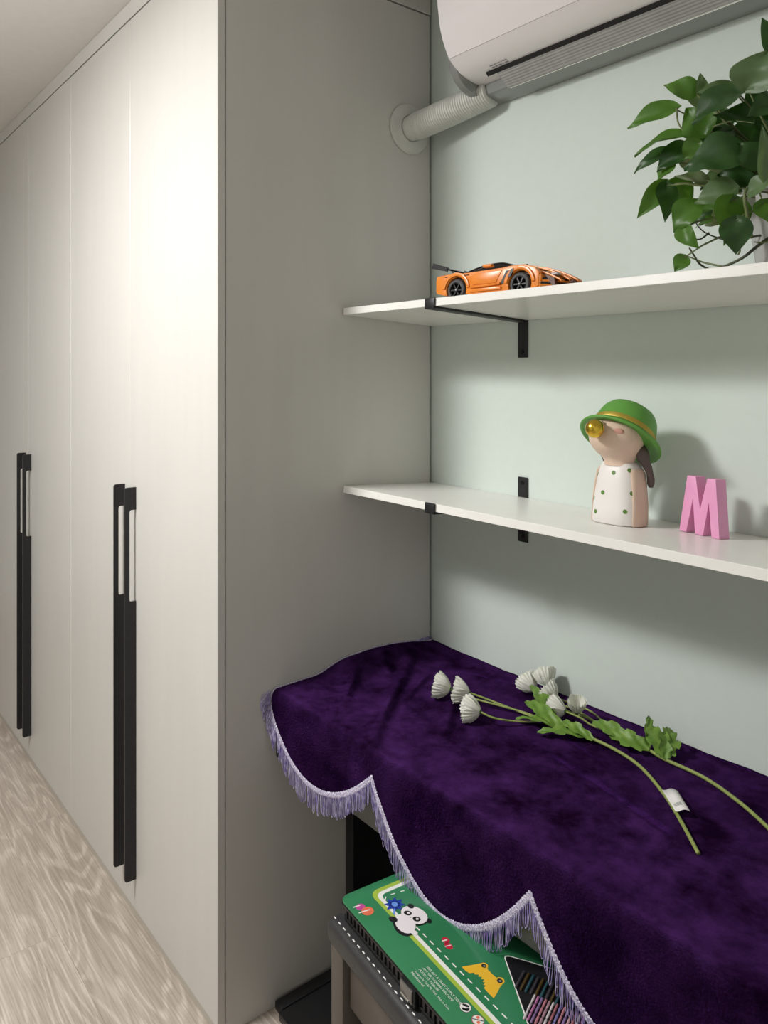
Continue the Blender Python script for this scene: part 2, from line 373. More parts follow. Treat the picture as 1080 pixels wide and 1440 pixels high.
# ------------------------------------------------------------------ velvet piano cover
CUSP = [(-.010, .752), (.3935, .712), (.7937, .698), (1.194, .700), (1.594, .700)]
def edge_z(x):
    for (a, za), (b, zb) in zip(CUSP, CUSP[1:]):
        if x <= b:
            p = (x - a) / (b - a); dep = .150 if a > 0 else .128
            if a < 0: p = max(0, p) ** .82
            return za + (zb - za) * p - dep * (1 - (2 * p - 1) ** 2)
    return .7
def hsh(i): random.seed(i); return random.random()
def vn(x, y):      # value noise
    i, j = math.floor(x), math.floor(y); fx, fy = x - i, y - j; fx = fx * fx * (3 - 2 * fx); fy = fy * fy * (3 - 2 * fy)
    h = lambda a, b: (sin(a * 127.1 + b * 311.7) * 43758.5453) % 1
    return (h(i, j) * (1 - fx) + h(i + 1, j) * fx) * (1 - fy) + (h(i, j + 1) * (1 - fx) + h(i + 1, j + 1) * fx) * fy
def ridge(x, y, p, q, w, h):
    px, py = x - p[0], y - p[1]; dx, dy = q[0] - p[0], q[1] - p[1]; L2 = dx * dx + dy * dy
    t = max(0, min(1, (px * dx + py * dy) / L2)); d2 = (px - t * dx) ** 2 + (py - t * dy) ** 2
    return h * exp(-d2 / (w * w)) * (.35 + .65 * sin(pi * min(1, max(0, t * .9 + .05))))
RID = [((.07, -.14), (.36, -.50), .016, .006), ((.05, -.30), (.17, -.43), .014, .006), ((.20, -.10), (.33, -.06), .012, .004), ((.16, -.16), (.24, -.30), .010, .004),
       ((.30, -.20), (.43, -.36), .014, .004), ((.08, -.42), (.22, -.39), .012, .004), ((.47, -.16), (.70, -.20), .010, .0035), ((.62, -.26), (1.0, -.33), .018, .004), ((.02, -.2), (.15, -.26), .016, .006)]
def top_h(x, y):
    h = .7495 + .0035 * vn(x * 9 + 3, y * 9) + .0018 * vn(x * 26, y * 26 + 7) + .0008 * vn(x * 60, y * 60)
    for p, q, w_, hh in RID: h += ridge(x, y, p, q, w_, hh * 1.0)
    h += .030 * exp(-(max(0, x - .005) / .055) ** 2) * (1 / (1 + exp((-.345 - y) / .02))) * (1 / (1 + exp((y + .06) / .03)))
    return h
CX0, CX1 = .006, 1.395
NX = 280
RAD = .018; YF = -.5125
def cloth_col(x):
    c = []
    NT = 52
    for i in range(NT + 1):
        y = -.004 + (YF + RAD + .004) * i / NT
        c.append((x, y, top_h(x, y) + .0035 * exp(-((y + .004) / .008) ** 2)))
    zt = top_h(x, YF + RAD)
    for i in range(1, 6):
        a = pi / 2 * i / 6
        c.append((x, YF + RAD - RAD * sin(a), zt - RAD + RAD * cos(a)))
    ze = edge_z(x); z0 = zt - RAD; ND = 22
    for i in range(ND + 1):
        t = i / ND; z = z0 + (ze - z0) * t; dz = z0 - z
        dy = (.045 * dz) * (vn(x * 7 + 11, 2.5) - .5) * 2 + .004 * (vn(x * 16, z * 9) - .5) * min(1, dz / .03) - .004 * min(1, dz / .05)
        c.append((x, YF + dy, z))
    return c
xs = [CX0 + (CX1 - CX0) * i / NX for i in range(NX + 1)]
ccols = [cloth_col(x) for x in xs]
cl = MB().grid(ccols).build('piano_cover', M['velvet'], None, 180)
tag(cl, 'dark purple velvet piano cover with scalloped lilac fringed edge', 'cloth')
so = cl.modifiers.new('thickness', 'SOLIDIFY'); so.thickness = .0022; so.offset = -1
# edge path: down the left end, then along the scallops
low = [Vector(c[-1]) for c in ccols]
def resample(P, step):
    out = [P[0]]; acc = 0
    for a, b in zip(P, P[1:]):
        L = (b - a).length; d = step - acc
        while d <= L: out.append(a.lerp(b, d / L)); d += step
        acc = (acc + L) % step if L else acc
        acc = L - (d - step) if d - step <= L else acc
    return out
left = [Vector(p) for p in ccols[0]]
nleft = 52 + 6
path = resample(low, .0012)
def braid(pts, down, outv, wid=.0115):
    rows = []
    for i, p in enumerate(pts):
        t = (pts[min(i + 1, len(pts) - 1)] - pts[max(0, i - 1)]).normalized()
        d = down - t * down.dot(t); d.normalize()
        r = []
        for k in range(7):
            w = k / 6
            bump = .0016 + .0011 * abs(sin(i * .75 + (w * 2 * pi if k % 2 else -w * 2 * pi))) - (.0016 if k in (0, 6) else 0)
            r.append(p + d * (wid * (w - .12)) + outv * bump + d * .0007 * sin(i * 1.1))
        rows.append(r)
    return MB().grid(rows)
braid(path, Vector((0, 0, -1)), Vector((0, -1, 0))).build('braid_trim', M['braid'], cl, 180)
lp = resample(left[:nleft + 1], .0015)
br = MB()
br.tube([p + Vector((-.0015, 0, .0012)) for p in lp], [.0022 + .0007 * sin(i * 1.3) for i in range(len(lp))], 6)
br.build('edge_cord', M['braid'], cl, 180)
fr = MB(); rnd = random.Random(5)
fp = resample(low, .0072)
for i, p in enumerate(fp):
    L_ = .043 + rnd.uniform(-.005, .005); w = .0021 + rnd.uniform(-.0004, .0010); sx = rnd.uniform(-.003, .003); sy = rnd.uniform(-.004, .001)
    top = p + Vector((0, -.0012, -.0085))
    pts = [top + Vector((-w * .4, 0, 0)), top + Vector((-w + sx * .4, sy * .4, -L_ * .45)), top + Vector((-w + sx, sy, -L_ * .9)), top + Vector((sx, sy, -L_)),
           top + Vector((w + sx, sy, -L_ * .9)), top + Vector((w + sx * .4, sy * .4 - .0012, -L_ * .45)), top + Vector((w * .4, 0, 0))]
    fr.tube(pts, .0007, 4, cap=False)
# fringe on the left end, squeezed against the wardrobe side and hanging at the front corner
for i in range(26):
    t = i / 25; z = .752 - .10 * t
    p = Vector((.003 + .02 * t * t, -.512 - .006 * rnd.random(), z))
    L_ = .036; o = Vector((rnd.uniform(-.001, .002), -.022 * (1 - t) - .004 * rnd.random(), 0))
    fr.tube([p, p + o * .8 + Vector((0, 0, -.006)), p + o + Vector((0, 0, -L_ * .6)), p + o + Vector((.001, 0, -L_)), p + o + Vector((.003, 0, -L_ * .6)), p + Vector((.003, 0, 0))], .00075, 4, cap=False)
for i in range(16):
    y_ = -.004 - i * .0035; p = Vector((.004, y_, .763 + .003 * rnd.random()))
    fr.tube([p, p + Vector((.001, -.004, .007)), p + Vector((.002, -.012, .006)), p + Vector((.003, -.018, .001))], .0009, 4)
fo = fr.build('fringe', M['fringe'], cl, 180); fo['kind'] = 'stuff'; fo['label'] = 'lilac looped thread fringe'

# ------------------------------------------------------------------ piano bench
M['leather'] = noisy(mat('dark_grey_leather', (.026, .026, .027), .45), (.034, .034, .035), 160, 3, bump=.25)
M['taupe'] = noisy(mat('taupe_wood', (.085, .072, .058), .5), (.095, .08, .066), 12, 3, (1, 1, .2))
M['thread'] = mat('glint_white', (.85, .85, .83), .5)  # white that stands in for glints, used on the seat dashes
RB = radians(-6)
bn = thing('piano_bench', 'dark leather topped piano bench with taupe legs, half under the piano', 'bench', (.428, -.650, 0), (0, 0, RB))
BL, BD, BH = .66, .345, .516
bm = bmesh.new()
MB_ = MB().box((0, 0, .470), (BL, BD, BH), .015, seg=4)
MB_.build('seat', M['leather'], bn, 60)
st = MB()  # row of white dashes drawn as painted glints below the case
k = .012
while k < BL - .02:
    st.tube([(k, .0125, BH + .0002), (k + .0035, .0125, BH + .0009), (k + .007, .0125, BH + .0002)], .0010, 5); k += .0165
sto = st.build('glint_dashes', M['thread'], bn); sto['label'] = 'row of white dashes standing in for glints along the seat edge'
for lx in (.008, BL - .050):
    for ly in (.008, BD - .050):
        MB().box((lx, ly, 0), (lx + .042, ly + .042, .4695), .003).build('leg', M['taupe'], bn)
for ly in (.022, BD - .036):
    MB().box((.0515, ly, .376), (BL - .0515, ly + .014, .4695), .002).build('apron', M['taupe'], bn)
for lx in (.022, BL - .036):
    MB().box((lx, .0515, .376), (lx + .014, BD - .0515, .4695), .002).build('apron', M['taupe'], bn)
MB().box((.0515, .02, .17), (BL - .0515, .042, .20), .003).build('stretcher', M['taupe'], bn)

# ------------------------------------------------------------------ art set case
M['green'] = noisy(mat('green_lid_print', (.030, .185, .078), .22), (.036, .205, .090), 9, 2)
M['case'] = mat('black_case_plastic', (.010, .010, .011), .25)
M['case2'] = mat('smoke_case_plastic', (.06, .055, .055), .25)
def flat(name, col, r=.35): return mat(name, col, r)
P_white = flat('white_print', (.80, .80, .76)); P_lime = flat('lime_print', (.36, .50, .06)); P_black = flat('black_print', (.012, .012, .014))
P_pandaw = flat('panda_white', (.80, .76, .78)); P_blue = flat('blue_print', (.012, .045, .36)); P_lblue = flat('light_blue_print', (.14, .30, .75))
P_yel = flat('yellow_print', (.80, .47, .03)); P_pink = flat('magenta_print', (.52, .06, .30)); P_or = flat('coral_print', (.72, .17, .08)); P_red = flat('red_print', (.50, .02, .05)); P_grey = flat('grey_eye', (.25, .28, .24))
CW, CD, CZ = .475, .305, .036
ca = thing('art_set_case', 'green art set case with panda and crocodile print, on the bench', 'case', (.446, -.634, BH + .001), (0, 0, RB))
def rrect(x0, y0, x1, y1, r, n=6):
    P = []
    for cx, cy, a0 in ((x1 - r, y1 - r, 0), (x0 + r, y1 - r, 90), (x0 + r, y0 + r, 180), (x1 - r, y0 + r, 270)):
        for i in range(n + 1):
            a = radians(a0 + 90 * i / n); P.append((cx + r * cos(a), cy + r * sin(a)))
    return P
MB().prism(rrect(.005, .005, CW - .005, CD - .005, .014), 0, .008, 'z', bev=.0015).build('base_tray', M['case'], ca)
MB().prism(rrect(.008, .008, CW - .008, CD - .008, .013), .008, .0275, 'z').build('case_body', M['case2'], ca)
MB().prism(rrect(.001, .001, CW - .001, CD - .001, .016), .0270, .0315, 'z', bev=.0012).build('lid_rim', M['case'], ca)
MB().prism(rrect(.002, .002, CW - .002, CD - .002, .016), .0315, CZ, 'z', bev=.0018).build('lid', M['green'], ca)
rb = MB().box((-.0022, .0042, .008), (.0022, .0085, .0270), .0006, seg=1).mesh('side_rib', M['case'])
k = .022
while k < CW - .02: new_obj('side_rib', rb, ca, (k, 0, 0)); k += .0125
rb2 = MB().box((.0042, -.0022, .008), (.0085, .0022, .0270), .0006, seg=1).mesh('side_rib', M['case'])
k = .022
while k < CD - .02: new_obj('side_rib', rb2, ca, (0, k, 0)); k += .0125
M['clasp'] = mat('grey_clasp', (.22, .21, .20), .25, .6)
cp = MB().box((.208, -.004, .004), (.246, .006, .031), .002).build('clasp', M['case'], ca)
MB().box((.211, -.0075, .010), (.243, -.0035, .0305), .002).build('clasp_tongue', M['clasp'], cp)
MB().tube([(.216, -.0085, .013), (.238, -.0085, .013)], .0018, 8).build('clasp_pin', M['chrome'], cp)
# prints on the lid (flat ink)
LZ = [CZ]
def ink(name, polys, label=None):
    mb = MB(); mats = []
    for pts, m, lev in polys:
        if m not in mats: mats.append(m)
        z = CZ + .00018 + lev * .00012
        bm = bmesh.new(); f = bm.faces.new([bm.verts.new((p[0], p[1], z)) for p in pts])
        bmesh.ops.recalc_face_normals(bm, faces=[f])
        if f.normal.z < 0: f.normal_flip()
        bmesh.ops.triangulate(bm, faces=[f]); mb.bm(bm, mats.index(m)); bm.free()
    o = mb.build(name, mats, ca, None)
    if label: o['label'] = label
    return o
def ell(cx, cy, a, b, rot=0, n=20):
    return [(cx + a * cos(2 * pi * i / n) * cos(rot) - b * sin(2 * pi * i / n) * sin(rot), cy + a * cos(2 * pi * i / n) * sin(rot) + b * sin(2 * pi * i / n) * cos(rot)) for i in range(n)]
def bar(p, q, w):
    d = Vector((q[0] - p[0], q[1] - p[1])).normalized(); nn = Vector((-d.y, d.x)) * w / 2
    return [(p[0] - nn.x, p[1] - nn.y), (q[0] - nn.x, q[1] - nn.y), (q[0] + nn.x, q[1] + nn.y), (p[0] + nn.x, p[1] + nn.y)]
road = [(rrect(.0215, .0525, .56, .36, .017), 0), (rrect(.0305, .0595, .56, .36, .014), 1), (rrect(.0385, .0665, .56, .36, .011), 2)]
road = [([(min(x, CW - .006), min(y, CD - .006)) for x, y in P], l) for P, l in road]
ink('road_print', [(road[0][0], P_lime, 0), (road[1][0], P_white, 1), (road[2][0], M['green'], 2)] +
    [(bar((x_, .0752 + (x_ - .16) * .02), (x_ + .0105, .0752 + (x_ - .15) * .02), .0022), P_white, 3) for x_ in [.1385 + .0195 * i for i in range(15)]] +
    [(bar((.0475, .083), (.0488, .091), .0022), P_white, 3), (bar((.0503, .102), (.0516, .110), .0022), P_white, 3), (bar((.0525, .122), (.0536, .130), .0022), P_white, 3), (bar((.0475, .0725), (.053, .067), .0022), P_white, 3)])
fl = []
for i in range(8):
    a = 2 * pi * i / 8 + .2; d = Vector((cos(a), sin(a))); nn = Vector((-d.y, d.x)); c = Vector((.073, .0745))
    fl.append(([tuple(c + d * .002 - nn * .003), tuple(c + d * .010 - nn * .0045), tuple(c + d * .0195), tuple(c + d * .010 + nn * .0045), tuple(c + d * .002 + nn * .003)], P_blue, 4))
fl += [(ell(.073, .0745, .0062, .0055), P_lblue, 6), (bar((.082, .068), (.094, .059), .003), P_lblue, 5)]
ink('flower_print', fl, 'blue printed flower')
ink('panda_print', [(ell(.125, .060, .026, .0185, -.25), P_black, 4), (ell(.1225, .0635, .0245, .0165, -.2), P_pandaw, 5),
    (ell(.116, .0865, .0265, .0205, .25), P_black, 4.5), (ell(.1135, .0885, .0260, .0190, .25), P_pandaw, 6),
    (ell(.0925, .0960, .0065, .0052), P_black, 7), (ell(.139, .101, .0065, .0052), P_black, 5.5),
    (ell(.1040, .0815, .0072, .0058, .6), P_black, 7), (ell(.1245, .0860, .0072, .0058, .6), P_black, 7),
    (ell(.1046, .0825, .0026, .0026), P_pandaw, 8), (ell(.1251, .0868, .0026, .0026), P_pandaw, 8),
    (ell(.1155, .0785, .0012, .001), P_black, 7), (ell(.1030, .0515, .0085, .0062, .3), P_black, 7), (ell(.1485, .0640, .0065, .0050, .3), P_pandaw, 7)], 'printed panda lying on the road')
ink('round_logo_print', [(ell(.0455, .0205, .0085, .0085), P_pink, 0), (ell(.0610, .0255, .0110, .0110), P_or, 1), (bar((.0395, .0085), (.0415, .0225), .0025), P_white, 2), (bar((.0570, .0100), (.0600, .0310), .0025), P_white, 2)])
ink('red_mark_print', [(ell(.1905, .0985, .0075, .0060), P_red, 3), (ell(.2035, .0945, .0085, .0060), P_red, 3), (bar((.189, .092), (.1915, .101), .0020), P_white, 4), (bar((.2015, .089), (.2045, .099), .0020), P_white, 4)])
croc = [(.2502, .085), (.2560, .100), (.2598, .1115), (.2624, .1195), (.2680, .1225), (.2735, .1195), (.2762, .1165), (.2870, .1160), (.2974, .1170), (.3010, .1225), (.3070, .1240), (.3110, .1190), (.3140, .1097), (.3200, .0985), (.3251, .0872),
        (.3130, .0868), (.3019, .0873), (.3000, .0925), (.2965, .0905), (.2950, .0960), (.2915, .0935), (.2895, .0985), (.2860, .0950), (.2840, .0990), (.2800, .0945), (.2775, .0975), (.2735, .0925), (.2705, .0940), (.2671, .0870), (.2600, .0850)]
ink('crocodile_print', [(croc, P_yel, 3), (ell(.2680, .1160, .0066, .0066), P_yel, 4), (ell(.3048, .1172, .0072, .0072), P_yel, 4), (ell(.2680, .1158, .0042, .0040), P_black, 5), (ell(.3048, .1170, .0046, .0044), P_black, 5),
    (ell(.2688, .1160, .0019, .0019), P_grey, 6), (ell(.3056, .1172, .0021, .0021), P_grey, 6)], 'yellow printed crocodile')
def text(name, s, x, y, size, m, rot=0, par=None, z=None):
    cu = bpy.data.curves.new(name, 'FONT'); cu.body = s; cu.size = size; cu.extrude = 0; cu.resolution_u = 2
    t = bpy.data.objects.new(name, cu); COL.objects.link(t)
    dg = bpy.context.evaluated_depsgraph_get(); me = bpy.data.meshes.new_from_object(t.evaluated_get(dg))
    bpy.data.objects.remove(t); me.materials.clear(); me.materials.append(m)
    return new_obj(name, me, par, (x, y, z), (0, 0, rot))
for s_, x_, y_, sz in (('100% ART & CRAFT SUPPLY ZONE', .2193, .0372, .0058), ('ANY SIZE ENQUIRIES WELCOME', .2192, .0305, .0053), ('MODEL: ST-TG00-200', .2174, .0238, .0055), ('Designed by CRAFTS, With . Made in China', .2174, .0168, .0049), ('Manufactured', .2161, .0100, .0060)):
    text('lid_lettering', s_, x_, y_, sz, P_white, 0, ca, CZ + .0003)
ink('recycling_mark', [(ell(.315, .041, .0098, .0088), P_black, 0), (ell(.315, .041, .0090, .0080), P_white, 1), (ell(.3125, .0435, .0058, .0022, .5), P_black, 2), (ell(.3175, .0380, .0058, .0022, .5), P_black, 2), (ell(.3195, .0415, .0022, .0030), P_black, 2)])
ink('age_mark', [(ell(.3426, .042, .0098, .0088), P_red, 0), (ell(.3426, .042, .0090, .0080), P_white, 1), (bar((.3360, .0365), (.3490, .0480), .0014), P_black, 3), (ell(.3390, .0450, .0026, .0026), P_or, 2), (ell(.3462, .0400, .0026, .0026), P_or, 2)])
# window in the lid with pens and crayons
win = [(.2700, .1590), (.2712, .1560), (.2745, .1535), (.3855, .0985), (.455, .0640), (.468, .080), (.468, .270), (.452, .285), (.300, .1835), (.2730, .1640)]
cxw = sum(p[0] for p in win) / len(win); cyw = sum(p[1] for p in win) / len(win)
ink('window_border', [(win, P_white, 4), ([(cxw + (p[0] - cxw) * .965, cyw + (p[1] - cyw) * .955) for p in win], P_black, 5)])
pal = [(.10, .09, .11), (.02, .02, .025), (.05, .02, .03), (.16, .10, .03), (.03, .06, .18), (.02, .10, .14), (.05, .16, .20), (.10, .05, .22), (.03, .12, .05), (.20, .10, .03)]
pal2 = [(.75, .70, .72), (.70, .45, .50), (.62, .25, .30), (.55, .20, .42), (.45, .16, .18), (.50, .30, .36), (.30, .20, .42), (.25, .22, .50)]
PM = [mat('pen_shaded', tuple(q * .45 for q in c), .3) for c in pal]; PM2 = [mat('crayon_shaded', tuple(q * .75 for q in c), .4) for c in pal2]  # both darkened, the shade under the cloth is put into the colour
e1 = Vector((cos(radians(27)), sin(radians(27)))); e2 = Vector((e1.y, -e1.x))
def pens(name, start, n, pitch, ln, r, mats, skip=0):
    for i in range(n):
        a = Vector(start) + e1 * pitch * i; b = a + e2 * ln
        if not (b.x < .462 and a.x < .462 and a.y < .27): continue
        mb = MB().tube([(a.x, a.y, CZ + .0012 + r * .4), (b.x - e2.x * r, b.y - e2.y * r, CZ + .0012 + r * .4), (b.x, b.y, CZ + .0012 + r * .4)], [r, r, r * .4], 6)
        mb.build(name, mats[(i * 3 + i // 3) % len(mats)], ca, 60)
pens('pen', (.3130, .1600), 16, .0078, .037, .0022, PM)
pens('crayon', (.3560, .1420), 14, .0058, .0150, .0019, PM2)
pens('crayon', (.3640, .1265), 13, .0058, .0150, .0019, PM2)
pens('crayon', (.3720, .1110), 12, .0058, .0150, .0019, PM2)

# ------------------------------------------------------------------ model sports car on the upper shelf
M['orange'] = noisy(mat('orange_plastic', (.76, .225, .022), .3), (.80, .25, .03), 30, 2)
M['carblk'] = mat('car_black_plastic', (.012, .012, .013), .28)
M['tyre'] = mat('grey_rubber_tyre', (.052, .052, .055), .65)
M['brown'] = mat('car_brown_gap', (.10, .035, .02), .5)
M['cargrey'] = mat('car_pale_grey', (.45, .45, .46), .35)
car = thing('model_car', 'orange toy sports car built from plastic bricks, on the upper shelf', 'toy car', (.2725, -.186, on_shelf(ZU, -.186) + .0008), (TILT, 0, radians(6)))
car.scale = (.93, .97, .93)
HW = .060
def arc(cx, cz, r, a0, a1, n=10): return [(cx + r * cos(radians(a0 + (a1 - a0) * i / n)), cz + r * sin(radians(a0 + (a1 - a0) * i / n))) for i in range(n + 1)]
RWx, FWx, WZ, AR = .0655, .2495, .0265, .0315
side = [(.004, .022), (.000, .050), (.003, .0635), (.030, .0660), (.055, .0665), (.085, .0650), (.200, .0680), (.222, .0705), (.262, .0700), (.288, .0620), (.300, .0500), (.300, .0200), (.290, .0135)]
side += arc(FWx, WZ, AR, -20, 200, 12) + [(.212, .0135), (.108, .0135)] + arc(RWx, WZ, AR, -20, 200, 12) + [(.03, .0150)]
for sy in (-1, 1):
    MB().prism(side, sy * HW, sy * (HW - .013), 'y', bev=.0012).build('body_side', M['orange'], car)
MB().prism([(.004, .022), (.000, .050), (.004, .0600), (.060, .0640), (.200, .0655), (.262, .0630), (.302, .048), (.330, .036), (.334, .016), (.03, .015)], -HW + .0135, HW - .0135, 'y').build('chassis', M['brown'], car)
# fender arches, proud of the side
for cx in (RWx, FWx):
    for sy in (-1, 1):
        ring = arc(cx, WZ, .0420, 5, 175, 14) + arc(cx, WZ, .0335, 175, 5, 14)
        MB().prism(ring, sy * (HW + .0035), sy * (HW - .014), 'y', bev=.001).build('fender', M['orange'], car)
# wheels
def wheel(cx, sy):
    T = Matrix.Translation((cx, sy * (HW - .009), WZ)) @ Matrix.Rotation(-sy * pi / 2, 4, 'X')
    w = MB().lathe([(.0165, -.009), (.0240, -.0105), (.0262, -.008), (.0262, .008), (.0240, .0105), (.0190, .0105), (.0180, .0085), (.0165, .0085)], 28, T, cap=False).build('tyre', M['tyre'], car)
    r = MB().lathe([(.0170, .006), (.0182, .0095), (.0172, .0098), (.0165, .0060)], 24, T, cap=False)
    r.lathe([(.0178, -.004), (.0178, .0015)], 24, T)
    for i in range(6):
        a = 2 * pi * i / 6; d = Matrix.Rotation(a, 4, 'Z')
        bm = bmesh.new(); bmesh.ops.create_cube(bm, size=1)
        r.bm(bm, 0, T @ d @ Matrix.Translation((.0095, 0, .006)) @ Matrix.Diagonal((.015, .0032, .005, 1))); bm.free()
    r.lathe([(.0045, .004), (.0045, .0095), (.002, .0105)], 12, T)
    ro = r.build('rim', M['carblk'], w)
    MB().lathe([(.0016, .0100), (.0016, .0112)], 8, T).build('hub_pin', M['cargrey'], w)
for cx in (RWx, FWx):
    for sy in (-1, 1): wheel(cx, sy)
# cabin
cab = catm([(.072, .0640), (.100, .0770), (.130, .0860), (.160, .0885), (.185, .0870), (.215, .0770), (.246, .0690)], 4)
def cabrow(p, k, w0):
    h = (p.y - .064) / .0245; hw = w0 - .014 * h
    return (p.x, k * hw, p.y - .0035 * abs(k) ** 3 * h)
rows = [[cabrow(p, k / 4, .046) for k in range(-4, 5)] for p in cab]
c = MB().grid(rows)
for sgn in (0, -1):
    c.grid([[r[sgn], (r[sgn][0], (-1 if sgn == 0 else 1) * .047, .0630)] for r in rows])
c.build('cabin', M['carblk'], car, 50)
for sy in (-1, 1):   # roof edge bars and mirrors
    MB().tube([cabrow(p, sy * 1.0, .0465) for p in cab], .0022, 6).build('roof_bar', M['carblk'], car)
    MB().box((.150, sy * .062 - .008, .0710), (.176, sy * .062 + .006, .0785), .003).build('mirror', M['orange'], car)
    MB().prism([(.196, .030), (.205, .030), (.222, .060), (.212, .060)], sy * (HW + .0012), sy * (HW - .002), 'y').build('side_vent', M['carblk'], car)
    MB().prism([(.232 - .004, .062), (.236, .062), (.226, .044), (.219, .044)], sy * (HW + .0040), sy * (HW + .0005), 'y').build('side_vent', M['carblk'], car)
    MB().prism([(.116, .0345), (.184, .0345), (.200, .0620), (.121, .0610), (.112, .050)], sy * (HW + .0016), sy * (HW - .002), 'y', bev=.001).build('door_panel', M['orange'], car)
    MB().box((.030, sy * HW - .002, .0590), (.104, sy * HW + .0008, .0610), .0004, seg=1).build('body_seam', M['brown'], car)
    MB().box((.108, sy * HW - .004, .0175), (.200, sy * HW + .004, .0255), .002).build('side_skirt', M['orange'], car)
    MB().tube([(.112, sy * (HW + .003), .0285), (.198, sy * (HW + .003), .0315)], .0028, 8).build('sill_bar', M['orange'], car)
    MB().box((.296, sy * .046 - .012, .012), (.304, sy * .046 + .012, .046), .002).build('front_corner', M['orange'], car)
    MB().box((.000, sy * .046 - .013, .026), (.012, sy * .046 + .013, .060), .002).build('rear_corner', M['orange'], car)
for xx, zz in ((.020, .0672), (.040, .0678), (.095, .0668), (.235, .0712), (.262, .0706)):
    for sy in (-1, 1): MB().lathe([(.0026, 0), (.0026, .0016)], 10, Matrix.Translation((xx, sy * .052, zz - .001))).build('pin', M['carblk'], car)
# bonnet and nose
bon = catm([(.235, .0705), (.265, .0725), (.296, .0655), (.326, .0545), (.354, .0415), (.364, .0350)], 3)
for k, (ya, yb) in enumerate([(-.044, -.029), (-.027, -.010), (-.008, .008), (.010, .027), (.029, .044)]):
    tp = 0 if abs((ya + yb) / 2) < .02 else -.004
    MB().prism([(p.x - (abs(ya + yb) * .25), p.y + tp) for p in bon] + [(p.x - (abs(ya + yb) * .25), p.y + tp - .0045) for p in bon[::-1]], ya, yb, 'y', bev=.0008).build('bonnet_plate', M['orange'], car)
for i, (xx, zz, m) in enumerate([(.344, .0375, 'orange'), (.350, .0320, 'carblk'), (.355, .0265, 'orange'), (.358, .0212, 'carblk'), (.361, .0160, 'orange'), (.356, .0112, 'carblk')]):
    pts = []
    for j in range(9):
        t = j / 4 - 1; pts.append((xx - .058 * abs(t) ** 1.8, t * .056, zz + .004 * abs(t)))
    MB().tube(pts, .0030 if m == 'orange' else .0034, 6).build('nose_bar', M[m], car)
for sy in (-1, 1):
    MB().box((.318, sy * .034 - .008, .0430), (.334, sy * .034 + .008, .0485), .002).build('headlight', M['cargrey'], car)
    MB().box((.350, sy * .016 - .006, .027), (.362, sy * .016 + .006, .033), .002).build('nose_block', M['brown'], car)
# rear wing
MB().prism([(-.012, .0905), (.010, .0845), (.028, .0795), (.030, .0825), (.012, .0880), (-.010, .0955)], -.056, .056, 'y').build('rear_wing', M['carblk'], car)
for sy in (-1, 1):
    MB().prism([(-.016, .086), (.034, .074), (.036, .084), (-.012, .099)], sy * .056, sy * .0595, 'y').build('wing_end_plate', M['carblk'], car)
    MB().tube([(.036, sy * .030, .062), (.024, sy * .030, .083)], .003, 8).build('wing_post', M['cargrey'], car)
MB().box((.028, -.040, .0640), (.078, .040, .0700), .003).build('engine_cover', M['carblk'], car)

# ------------------------------------------------------------------ girl figurine
M['skin'] = noisy(mat('matte_skin_resin', (.72, .54, .42), .5), (.75, .57, .45), 10, 2)
M['dress'] = mat('white_resin_dress', (.80, .77, .74), .45)
M['hat'] = noisy(mat('green_hat_paint', (.10, .31, .045), .5), (.12, .34, .055), 14, 2)
M['gold'] = mat('gold_paint', (.72, .49, .06), .22, 1)
M['goldband'] = mat('dull_gold_band', (.45, .33, .05), .4, .5)
M['hair'] = mat('brown_braid_paint', (.105, .075, .068), .55)
M['dot'] = mat('olive_green_dot', (.10, .22, .035), .5)
FGX, FGY = .687, -.126
fg = thing('girl_figurine', 'girl figurine in green hat blowing a gold bubble, in spotted white dress', 'figurine', (FGX, FGY, on_shelf(ZL, FGY) + .001), (TILT, 0, 0))
def ring_pts(rx, ry, z, e, n=40, cy=0):
    out = []
    for i in range(n):
        a = 2 * pi * i / n; c_, s_ = cos(a), sin(a)
        out.append((rx * math.copysign(abs(c_) ** e, c_), cy + ry * math.copysign(abs(s_) ** e, s_), z))
    return out
prof = [(0, .0480, .041), (.002, .0505, .0430), (.030, .0500, .0425), (.060, .0475, .040), (.090, .0430, .0365), (.108, .0395, .0330), (.117, .0360, .0290), (.121, .0300, .0240)]
b = MB().grid([ring_pts(rx, ry, z, .72) for z, rx, ry in prof], closed=True)
b.add(ring_pts(.0480, .041, 0, .72), [tuple(range(40))[::-1]]); b.add(ring_pts(.030, .024, .121, .72), [tuple(range(40))])
b.build('dress', M['dress'], fg, 50)
for sx in (-1, 1):       # arms as flat slabs along the sides
    pts = [(.0, .0395, .012), (.0015, .0400, .0130), (.040, .0395, .0125), (.080, .0355, .0115), (.100, .0320, .0105), (.108, .0290, .007)]
    rws = []
    for z, xo, hw in pts:
        base = xo + .0068
        rws.append([(sx * (base + (.0068 * cos(2 * pi * i / 16))), -.002 + (hw + .012) * sin(2 * pi * i / 16), z) for i in range(16)])
    a = MB().grid(rws, closed=True); a.add(rws[0], [tuple(range(16))]); a.add(rws[-1], [tuple(range(16))]); a.build('arm', M['skin'], fg, 60)
